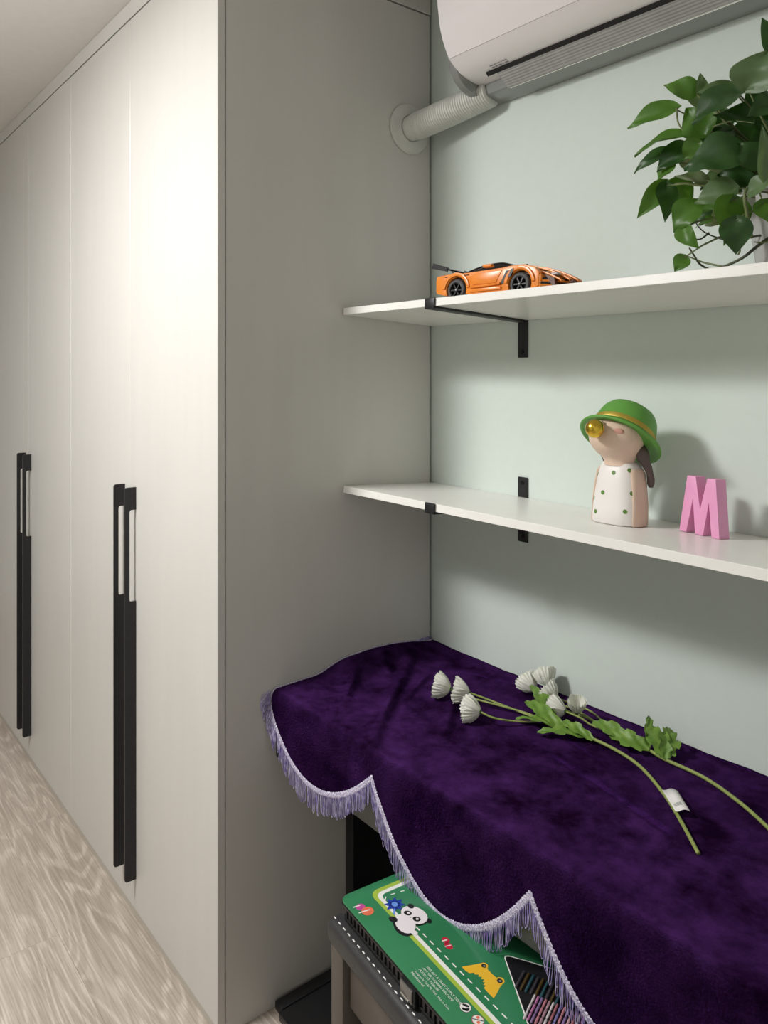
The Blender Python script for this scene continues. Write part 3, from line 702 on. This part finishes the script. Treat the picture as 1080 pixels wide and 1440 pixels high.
# neck and head in one surface; the head tips back
rows = []
nk = [(.112, .034, .027, 0), (.120, .0305, .0250, -.001), (.128, .0330, .0290, -.004), (.136, .0400, .0385, -.008), (.146, .0470, .0475, -.011), (.158, .0520, .0535, -.012), (.172, .0540, .0560, -.012), (.186, .0530, .0545, -.010), (.200, .0480, .0490, -.007), (.212, .0390, .0390, -.003), (.221, .0260, .0260, 0), (.226, .010, .010, 0)]
n = 36
for z, rx, ry, cy in nk:
    rows.append([(rx * cos(2 * pi * i / n), cy + ry * sin(2 * pi * i / n), z) for i in range(n)])
h = MB().grid(rows, closed=True); h.add(rows[-1], [tuple(range(n))])
head = h.build('head', M['skin'], fg, 180)
head.location = (0, -.007, 0)
Rt = Matrix.Rotation(radians(-35), 4, 'X')
HB = Matrix.Translation((0, -.006, .1670)) @ Rt
# hat: crown plus rolled brim
hp = [(.0520, -.006), (.060, -.003), (.069, -.0045), (.0770, -.0085), (.0808, -.0085), (.0820, -.0060), (.0805, -.0030), (.075, .0005), (.066, .0050), (.0618, .0090), (.0610, .020), (.0590, .034), (.0550, .048), (.0480, .059), (.037, .0655), (.018, .0680), (.002, .0685)]
MB().lathe(hp, 48, HB).build('hat', M['hat'], fg, 180)
MB().lathe([(.0632, .0085), (.0640, .0100), (.0630, .0185), (.0618, .0190)], 48, HB, cap=False).build('hat_band', M['goldband'], fg, 60)
# bubble, nose, cheeks, braids
bub = MB()
bm = bmesh.new(); bmesh.ops.create_uvsphere(bm, u_segments=28, v_segments=16, radius=.0180); bub.bm(bm, 0, Matrix.Translation((0, -.0915, .1835))); bm.free()
bub.build('bubble', M['gold'], fg, 180)
no = MB(); bm = bmesh.new(); bmesh.ops.create_uvsphere(bm, u_segments=14, v_segments=10, radius=.0060); no.bm(bm, 0, Matrix.Translation((0, -.073, .1935))); bm.free()
no.build('nose', M['skin'], fg, 180)
M['blush'] = mat('pink_blush_paint', (.62, .33, .26), .5)
for sx in (-1, 1):
    ck = MB(); bm = bmesh.new(); bmesh.ops.create_uvsphere(bm, u_segments=16, v_segments=10, radius=1)
    ck.bm(bm, 0, Matrix.Translation((sx * .0310, -.0605, .1800)) @ Matrix.Rotation(sx * .55, 4, 'Z') @ Matrix.Diagonal((.0105, .0035, .0065, 1))); bm.free()
    ck.build('cheek', M['blush'], fg, 180)
    bp = [(sx * .0410, -.002, .150), (sx * .0445, -.001, .141), (sx * .0470, .001, .131), (sx * .0490, .006, .121), (sx * .0510, .012, .111), (sx * .0525, .016, .101), (sx * .0530, .019, .091), (sx * .0530, .020, .081), (sx * .0530, .020, .074)]
    if sx < 0: bp = [(q[0], q[1] + .014, q[2]) for q in bp]
    MB().tube(bp, [.0100, .0128, .0125, .0085, .0082, .0068, .0075, .0072, .0040], 12).build('braid', M['hair'], fg, 180)
# dots painted on the dress (thin discs following the front)
def dress_pt(a, z):
    for (z0, rx0, ry0), (z1, rx1, ry1) in zip(prof, prof[1:]):
        if z0 <= z <= z1:
            t = (z - z0) / (z1 - z0); rx = rx0 + (rx1 - rx0) * t; ry = ry0 + (ry1 - ry0) * t; break
    c_, s_ = cos(a), sin(a)
    return Vector((rx * math.copysign(abs(c_) ** .72, c_), ry * math.copysign(abs(s_) ** .72, s_), z))
for a, z in ((-86, .099), (-38, .106), (-100, .059), (-32, .063), (-52, .028), (-118, .020), (-150, .092), (-75, .022), (-140, .045)):
    if (a, z) == (-75, .022): continue
    a = radians(a); p = dress_pt(a, z); t = (dress_pt(a + .04, z) - dress_pt(a - .04, z)).normalized(); u_ = (dress_pt(a, z + .003) - dress_pt(a, z - .003)).normalized(); nn = t.cross(u_)
    d = MB(); rr = [p + nn * .0005 + (t * cos(2 * pi * i / 14) + u_ * sin(2 * pi * i / 14)) * .0042 for i in range(14)]
    r0 = [q - nn * .0012 for q in rr]
    d.grid([r0, rr], closed=True); d.add(rr, [tuple(range(14))]); d.build('dress_dot', M['dot'], fg, 40)

# ------------------------------------------------------------------ pink letter
M['pink'] = noisy(mat('pink_painted_wood', (.80, .33, .56), .5), (.82, .36, .59), 20, 2)
mo = [(0, 0), (.0165, 0), (.0285, .062), (.0365, 0), (.0545, 0), (.0640, .060), (.0730, 0), (.0900, 0), (.0770, .1045), (.0585, .1045), (.0455, .046), (.0330, .1045), (.0135, .1045)]
lm = MB().prism(mo, 0, .027, 'y', bev=.0008).build('letter_block', M['pink'], None, 30, (.797, -.0975, on_shelf(ZL, -.0975) + .0015), (TILT, 0, radians(-11.5)))
tag(lm, 'pink standing capital letter M beside the figurine', 'letter')

# ------------------------------------------------------------------ pothos plant
def leafmat(name, c, c2):
    m = noisy(mat(name, c, .42), c2, 30, 3, lo=.4, hi=.7); N, L, b = nodes(m)
    b.inputs['Transmission Weight'].default_value = 0; b.inputs['Subsurface Weight'].default_value = 0
    tr = N.new('ShaderNodeBsdfTranslucent'); tr.inputs[0].default_value = (c2[0] * 1.6, c2[1] * 1.6, c2[2] * .8, 1)
    mx = N.new('ShaderNodeMixShader'); mx.inputs[0].default_value = .25
    out = N['Material Output']; L.new(b.outputs[0], mx.inputs[1]); L.new(tr.outputs[0], mx.inputs[2]); L.new(mx.outputs[0], out.inputs[0]); return m
LM = [leafmat('leaf_dark_green', (.022, .070, .014), (.034, .10, .018)), leafmat('leaf_mid_green', (.060, .155, .016), (.085, .20, .022)),
      leafmat('leaf_grey_green', (.10, .17, .075), (.14, .22, .10)), leafmat('leaf_variegated', (.07, .13, .05), (.34, .38, .28))]
M['vine'] = noisy(mat('vine_stem', (.12, .16, .05), .45), (.17, .20, .08), 40, 2)
M['vine_dark'] = noisy(mat('dark_vine_stem', (.030, .034, .014), .5), (.06, .07, .025), 40, 2)
PC = Vector((1.047, -.150, on_shelf(ZU, -.15) + .0015))
pt = thing('pothos_plant', 'trailing green pothos plant in a grey pot, on the upper shelf', 'plant', PC)
M['pot'] = noisy(mat('grey_plastic_pot', (.44, .44, .42), .35), (.50, .50, .48), 12, 2)
M['soil'] = noisy(mat('potting_soil', (.03, .022, .015), .9), (.06, .045, .03), 80, 4, bump=.5)
MB().lathe([(.066, 0), (.070, .004), (.088, .128), (.093, .130), (.094, .142), (.089, .143), (.086, .128), (.084, .120)], 40).build('pot', M['pot'], pt, 40)
MB().lathe([(.082, .116), (.085, .120), (.002, .126)], 30).build('soil', M['soil'], pt)
LEAVES = [((0.8639, -0.22, 1.9513), (0.7813, -0.24, 1.9322), 0.0338, 1), ((0.8886, -0.2, 1.9746), (0.8402, -0.22, 1.9967), 0.0352, 1), ((0.887, -0.23, 1.8956), (0.802, -0.25, 1.8759), 0.0379, 1),
((0.8456, -0.21, 1.8831), (0.788, -0.23, 1.8522), 0.0245, 0), ((0.8488, -0.23, 1.824), (0.8068, -0.25, 1.7666), 0.0291, 1), ((0.8536, -0.235, 1.8207), (0.8579, -0.245, 1.753), 0.0321, 0),
((0.8395, -0.2, 1.8303), (0.8739, -0.18, 1.7909), 0.0494, 1), ((0.9135, -0.25, 1.7779), (0.8826, -0.26, 1.7303), 0.04, 1), ((0.8944, -0.26, 1.7364), (0.9289, -0.26, 1.6974), 0.0263, 1),
((0.9034, -0.26, 1.6889), (0.8902, -0.27, 1.6632), 0.0231, 1), ((0.9781, -0.25, 1.7712), (0.9748, -0.27, 1.6966), 0.0517, 1), ((0.9943, -0.27, 1.7353), (0.9934, -0.27, 1.6798), 0.0405, 0),
((0.9776, -0.24, 1.7891), (0.9192, -0.26, 1.7725), 0.0416, 2), ((0.9996, -0.26, 1.8285), (0.9127, -0.28, 1.8255), 0.0638, 0), ((1.0453, -0.29, 1.7858), (1.0473, -0.3, 1.8608), 0.0207, 2),
((1.0368, -0.26, 1.812), (0.9952, -0.27, 1.8508), 0.0481, 0), ((1.0054, -0.26, 1.9341), (1.0368, -0.26, 1.9845), 0.0549, 2), ((0.9541, -0.2, 1.9639), (0.9055, -0.23, 1.9631), 0.0215, 2),
((0.9816, -0.23, 1.9417), (0.9102, -0.25, 1.9048), 0.0566, 0), ((1.0176, -0.2, 1.897), (0.9349, -0.23, 1.918), 0.0384, 0), ((1.0325, -0.22, 1.9876), (1.0142, -0.23, 2.0492), 0.0348, 0),
((1.0427, -0.23, 1.9561), (1.0102, -0.24, 1.9503), 0.0243, 2), ((0.9165, -0.22, 1.8937), (0.887, -0.23, 1.943), 0.0468, 1), ((0.9233, -0.25, 1.8741), (0.8953, -0.25, 1.851), 0.0306, 1),
((0.8772, -0.21, 1.8857), (0.8326, -0.23, 1.8466), 0.0385, 0), ((0.8587, -0.22, 1.8623), (0.8264, -0.22, 1.8281), 0.0323, 1), ((0.9088, -0.2, 1.8203), (0.8664, -0.23, 1.8318), 0.03, 3),
((0.8864, -0.19, 1.7488), (0.9216, -0.19, 1.7563), 0.0322, 1), ((1.0161, -0.27, 1.7718), (1.0652, -0.28, 1.7835), 0.0314, 2), ((1.0284, -0.26, 1.7569), (1.0452, -0.26, 1.7174), 0.0313, 1),
((0.9146, -0.18, 1.8827), (0.8954, -0.2, 1.9089), 0.0414, 0), ((0.9458, -0.19, 1.8986), (0.911, -0.21, 1.878), 0.0466, 0), ((0.9797, -0.17, 1.8881), (0.933, -0.19, 1.8955), 0.0492, 0),
((1.0007, -0.18, 1.9446), (0.9697, -0.2, 1.9213), 0.0453, 0), ((0.9783, -0.18, 1.807), (0.9253, -0.2, 1.8265), 0.052, 0), ((0.9356, -0.17, 1.8292), (0.8954, -0.2, 1.8069), 0.041, 2),
((1.01, -0.2, 1.8573), (0.9977, -0.22, 1.898), 0.0475, 0), ((0.8945, -0.18, 1.7907), (0.8669, -0.18, 1.7561), 0.0354, 0), ((0.9291, -0.17, 1.7703), (0.889, -0.17, 1.7508), 0.0349, 3),
((0.889, -0.17, 1.9617), (0.8528, -0.18, 1.9891), 0.0324, 2), ((0.8988, -0.2, 1.9685), (0.901, -0.21, 2.0036), 0.0175, 2), ((0.9039, -0.16, 1.9211), (0.9173, -0.16, 1.9563), 0.042, 0),
((0.8726, -0.19, 1.858), (0.8527, -0.21, 1.8718), 0.0357, 3), ((0.9709, -0.19, 1.7732), (0.9892, -0.19, 1.7368), 0.0275, 0), ((0.9253, -0.2, 1.7952), (0.901, -0.21, 1.7665), 0.0313, 1)]
rl = random.Random(11)
for i in range(34):      # the far side and right side of the crown
    a = rl.uniform(-1.9, 1.9); e = rl.uniform(-.5, 1.0); r = rl.uniform(.10, .17)
    d = Vector((cos(a) * cos(e), sin(a) * cos(e) * .62 + .0, sin(e)))
    B = PC + Vector((0, 0, .20)) + d * r * .72; T = B + (d + Vector((rl.uniform(-.4, .4), rl.uniform(-.4, .4), rl.uniform(-.9, -.1)))).normalized() * rl.uniform(.055, .085)
    if T.y > -.02: T.y = -.02
    if B.y > -.025: B.y = -.025
    LEAVES.append((tuple(B), tuple(T), rl.uniform(.035, .055), rl.choice([0, 0, 1, 2])))
def leaf(B, T, w, tone, k):
    B = Vector(B); T = Vector(T); ax = T - B; L_ = ax.length; X = ax.normalized()
    nh = Vector((.45 + rl.uniform(-.35, .35), -.75 + rl.uniform(-.3, .3), .35 + rl.uniform(-.35, .6)))
    Nn = (nh - X * nh.dot(X)).normalized(); Y = Nn.cross(X)
    rows = []; arch = rl.uniform(.04, .16); fold = rl.uniform(.10, .38); tw = rl.uniform(-.5, .5); ns = 12
    prof_ = [.0, .62, .88, .98, 1.0, .96, .88, .77, .64, .49, .33, .16, .0]
    for i in range(ns + 1):
        s = i / ns; hw = prof_[i] * w / 2 * 1.08
        back = .10 * L_ * (1 - min(1, s / .18)) if s < .18 else 0
        r = []
        for j in range(-3, 4):
            t = j / 3; y_ = hw * t
            px = s * L_ - .11 * L_ * (abs(t) ** 1.2) * max(0, 1 - s / .3)
            z_ = arch * L_ * sin(pi * s) + fold * abs(y_) + .05 * w * sin(s * 9 + t * 3 + k)
            yy = y_ * cos(tw * s); z_ += y_ * sin(tw * s)
            r.append(B + X * px + Y * yy + Nn * z_ - PC)
        rows.append(r)
    MB().grid(rows).build('leaf', LM[tone], pt, 180)
    # petiole curving back towards the crown
    C = PC + Vector((0, -.02, .17))
    mid = B.lerp(C, .30) + Vector((0, 0, -.012)); end = B.lerp(C, .62) + Vector((0, .01, -.03))
    MB().tube([p - PC for p in (B + X * .003, B.lerp(mid, .5) + Vector((0, 0, .002)), mid, end)], [.0012, .0015, .0018, .002], 5).build('petiole', M['vine'], pt, 180)
for k, (B, T, w, tone) in enumerate(LEAVES): leaf(B, T, w * 1.14, tone, k)
VINES = [([(1.0449, -0.235, 1.7147), (1.0108, -0.235, 1.6948), (0.9871, -0.237, 1.6785), (0.9565, -0.24, 1.667), (0.9376, -0.24, 1.665), (0.9182, -0.24, 1.676), (0.91, -0.243, 1.6904), (0.905, -0.25, 1.7035)], 'vine_dark', .0028),
    ([(0.9565, -0.238, 1.668), (0.9247, -0.238, 1.678), (0.905, -0.245, 1.6879), (0.8933, -0.255, 1.6939)], 'vine', .0018),
    ([(1.06, -.20, 1.72), (1.028, -0.235, 1.6998), (1.0049, -0.235, 1.7014)], 'vine', .0022), ([(1.02, -.21, 1.715), (0.9689, -0.235, 1.7105), (0.944, -0.235, 1.7169), (0.9182, -0.235, 1.7327), (0.9017, -0.235, 1.757)], 'vine_dark', .0018),
    ([(0.9312, -0.235, 1.7263), (0.9149, -0.235, 1.7177), (0.8983, -0.235, 1.7231)], 'vine_dark', .0018), ([(0.8676, -0.225, 1.9487), (0.878, -0.235, 1.9158), (0.905, -0.235, 1.8811), (0.944, -0.235, 1.8477)], 'vine', .0018),
    ([(1.0078, -0.25, 1.7054), (1.0064, -0.26, 1.7406), (1.0073, -0.265, 1.7785), (1.02, -.2, 1.81)], 'vine', .0036), ([(0.9534, -0.235, 1.8668), (0.9471, -0.235, 1.8835), (0.9182, -0.235, 1.8657)], 'vine', .0014),
    ([(0.9811, -0.238, 1.6851), (0.99, -0.25, 1.6898), (.9935, -.265, 1.71)], 'vine', .0018), ([(0.9376, -0.235, 1.898), (0.9689, -0.235, 1.8992), (1.0049, -0.235, 1.8872)], 'vine', .0014)]
for P, m, r in VINES: MB().tube([p - PC for p in catm(P, 5)], [r * (1 - .55 * q / (5 * (len(P) - 1))) for q in range(5 * (len(P) - 1) + 1)], 7).build('vine', M[m], pt, 180)

# ------------------------------------------------------------------ artificial white flowers on the cover
M['petal'] = noisy(mat('ivory_fabric_petal', (.90, .91, .80), .6), (.94, .94, .90), 60, 2)
N_, L_n, b_n = nodes(M['petal']); tr_ = N_.new('ShaderNodeBsdfTranslucent'); tr_.inputs[0].default_value = (.85, .87, .72, 1); mx_ = N_.new('ShaderNodeMixShader'); mx_.inputs[0].default_value = .2
L_n.new(b_n.outputs[0], mx_.inputs[1]); L_n.new(tr_.outputs[0], mx_.inputs[2]); L_n.new(mx_.outputs[0], N_['Material Output'].inputs[0])
M['calyx'] = mat('dark_green_calyx', (.06, .13, .03), .6)
M['stem'] = noisy(mat('lime_green_stem', (.22, .29, .065), .55), (.32, .36, .11), 160, 3, bump=.3)
M['fleaf'] = noisy(mat('fresh_green_fabric_leaf', (.095, .20, .022), .5), (.16, .28, .04), 60, 3, bump=.3)
def flower_head(par, org, c, d, R=.025, k=0, open_=1.0):
    c = Vector(c) - org; d = Vector(d).normalized(); q = d.to_track_quat('Z', 'Y').to_matrix().to_4x4(); T = Matrix.Translation(c) @ q
    hd = MB().lathe([(.001, -.0150), (.0045, -.0130), (.0060, -.0090), (.0040, -.0050), (.001, -.004)], 10, T).build('flower_head', M['calyx'], par, 180)
    rr = random.Random(k)
    for lay, (n, sc, h) in enumerate([(6, 1.0, .034), (6, .84, .036)]):
        for i in range(n):
            a0 = 2 * pi * (i + .5 * lay) / n + rr.uniform(-.1, .1); half = pi / n * 1.30; rows = []
            hh = h * rr.uniform(.9, 1.08)
            for s_ in range(8):
                s = s_ / 7; rad = R * sc * (.16 + .92 * sin(min(1, s * 1.02) * pi / 2 * .95) ** .8) * (1 if s < .8 else 1 + (s - .8) * .25 * open_)
                r = []
                for j in range(17):
                    t = j / 8 - 1; a = a0 + half * t * (.55 + .45 * s)
                    rf = rad * (1 + .085 * (.3 + .7 * s) * sin(j * 1.75 + i)); z = -.012 + hh * s * (1 - .16 * t * t) + .0020 * s * sin(j * 2.1 + k)
                    r.append(T @ Vector((rf * cos(a), rf * sin(a), z)))
                rows.append(r)
            MB().grid(rows).build('petal', M['petal'], hd, 180)
    return hd
def frilly_leaf(par, org, B, T, w, nrm=(0, 0, 1), k=0, curl=.15):
    B = Vector(B) - org; T = Vector(T) - org; X = (T - B); L_ = X.length; X.normalize(); Nn = Vector(nrm); Nn = (Nn - X * Nn.dot(X)).normalized(); Y = Nn.cross(X); rows = []
    for i in range(15):
        s = i / 14; lob = (.25 + .75 * abs(sin(s * pi * 2.6 + .5))) * .45 + .55
        hw = w / 2 * sin(pi * min(.97, .06 + s * .92)) ** .6 * lob; r = []
        for j in range(-4, 5):
            t = j / 4; r.append(B + X * (s * L_ + .10 * w * abs(t) * sin(s * 25)) + Y * hw * t + Nn * (curl * L_ * sin(pi * s) * .6 + .22 * hw * abs(t) + .0016 * sin(s * 17 + t * 5 + k)))
        rows.append(r)
    return MB().grid(rows).build('leaf', M['fleaf'], par, 180)
ZT = .757
o1 = Vector((.68, -.15, .755))
s1 = thing('flower_stem', 'white artificial flower stem with three heads and a paper price tag', 'flower', o1, group='white artificial flowers on the piano cover')
main1 = catm([(.520, -.158, .761), (.5533, -.1593, .760), (.6051, -.1447, .762), (.6811, -.1443, .762), (.755, -.1608, .760), (.8378, -.2124, .759), (.9029, -.2666, .758), (.9583, -.317, .757)], 6)
MB().tube([p - o1 for p in main1], [.0032] * (len(main1) - 1) + [.0030], 8).build('stem', M['stem'], s1, 180)
H1 = [((.3020, -.2330, .782), (-1, -.52, .18)), ((.3430, -.2140, .780), (-.9, -.55, .05)), ((.4240, -.2620, .779), (-.95, -.42, .05))]
for k, (c, d) in enumerate(H1):
    dd = Vector(d).normalized(); st_ = Vector(c) - dd * .013
    path_ = catm([tuple(st_), tuple(st_ - dd * .03 + Vector((0, .002, -.006))), ((.47, .44, .49)[k], (-.158, -.165, -.202)[k], .762), (.525, -.158, .762)], 6)
    MB().tube([p - o1 for p in path_], .0021, 7).build('branch', M['stem'], s1, 180)
    flower_head(s1, o1, c, d, .0255, 20 + k)
for k, (B, T, w, nn) in enumerate([((.575, -.158, .763), (.462, -.145, .780), .040, (.2, -.5, 1)), ((.55, -.155, .765), (.425, -.085, .788), .034, (.5, -.5, .8)), ((.545, -.150, .765), (.470, -.095, .795), .026, (.7, -.6, .6)),
        ((.57, -.160, .762), (.478, -.195, .762), .034, (0, 0, 1)), ((.62, -.150, .762), (.545, -.205, .760), .036, (0, -.2, 1)), ((.640, -.147, .763), (.560, -.150, .772), .030, (.3, -.5, 1)), ((.53, -.158, .765), (.468, -.115, .782), .030, (.6, -.6, .6))]):
    frilly_leaf(s1, o1, B, T, w * .84, nn, k)
# paper tag wrapped on the stem
M['paper'] = noisy(mat('white_paper_tag', (.80, .78, .76), .5), (.83, .81, .79), 30, 2)
tg = [Vector((.8305, -.2094, .7645)), Vector((.8509, -.1940, .7660)), Vector((.8987, -.2355, .7660)), Vector((.8806, -.2503, .7635))]
def tgp(a, b): p = tg[0].lerp(tg[1], a).lerp(tg[3].lerp(tg[2], a), b); return p + Vector((0, 0, .0035 * sin(pi * min(1, (1 - a) * 1.3)) )) - o1
rows = [[tgp(a / 8, b_) for b_ in (0, .33, .66, 1)] for a in range(9)]
tago = MB().grid(rows).build('price_tag', M['paper'], s1, 180)
so = tago.modifiers.new('t', 'SOLIDIFY'); so.thickness = .0004
bars = MB()
a_ = .16
for i, wv in enumerate([1, .6, 1.6, .5, .9, 1.8, .6, 1, .5, 1.4, .8]):
    a2 = a_ + .022 * wv
    v = [tgp(a_, .66) , tgp(a2, .66), tgp(a2, .80), tgp(a_, .80)]; v = [q + Vector((0, 0, .0006)) for q in v]
    bars.add(v, [(0, 1, 2, 3)]); a_ = a2 + .025
bars.build('barcode', P_grey, tago, None)
# second stem
o2 = Vector((.78, -.10, .755))
s2 = thing('flower_stem', 'white artificial flower stem lying nearest the mint wall, stem running off right', 'flower', o2, group='white artificial flowers on the piano cover')
main2 = catm([(.640, -.092, .761), (.6638, -.0956, .761), (.7154, -.0920, .762), (.7694, -.1003, .760), (.8496, -.1031, .759), (.9302, -.1323, .759), (.9949, -.1674, .758), (1.05, -.205, .757)], 6)
MB().tube([p - o2 for p in main2], .0033, 8).build('stem', M['stem'], s2, 180)
H2 = [((.4080, -.0640, .776), (-.8, .1, .35), .0235), ((.4400, -.0470, .795), (-.6, .25, .75), .0235), ((.4860, -.0860, .784), (-.8, -.1, .55), .024), ((.5300, -.1120, .776), (-.85, -.25, .05), .024), ((.560, -.094, .784), (.2, -.25, .9), .017)]
for k, (c, d, R_) in enumerate(H2):
    dd = Vector(d).normalized(); st_ = Vector(c) - dd * .012
    if k < 4:
        path_ = catm([tuple(st_), tuple(st_ - dd * .02 + Vector((.015, 0, -.002))), ((.54, .56, .58, .60)[k], (-.066, -.045, -.078, -.098)[k], .764), (.645, -.091, .762)], 6)
        MB().tube([p - o2 for p in path_], .0021, 7).build('branch', M['stem'], s2, 180)
    flower_head(s2, o2, c, d, R_, 40 + k, 1.6 if k > 1 else 1)
for k, (B, T, w, nn) in enumerate([((.700, -.100, .765), (.608, -.105, .775), .040, (.1, -.5, 1)), ((.735, -.098, .765), (.655, -.115, .770), .044, (.1, -.6, 1)), ((.775, -.102, .763), (.712, -.060, .790), .050, (.7, -.7, .5)), ((.770, -.101, .763), (.745, -.045, .795), .050, (.7, -.7, .3)), ((.73, -.096, .765), (.700, -.045, .803), .024, (.7, -.7, .3))]):
    frilly_leaf(s2, o2, B, T, w * .9, nn, k + 20)

# ------------------------------------------------------------------ ceiling lamp and added fill lamp (outside the view)
M['lampw'] = mat('lamp_housing', (.8, .8, .8), .4)
for i, (p, r, w, c) in enumerate(LAMPS):
    l_ = thing('ceiling_lamp', ['round flush ceiling lamp in front of the wardrobes', 'round fill lamp added unseen in the far corner behind the camera'][i], 'lamp', (p[0], p[1], CEIL - .001), group='ceiling lamps')
    MB().lathe([(r + .03, -.001), (r + .03, -.055), (r + .012, -.060), (r + .006, -.050), (.004, -.050)], 40).build('housing', M['lampw'], l_, 40)
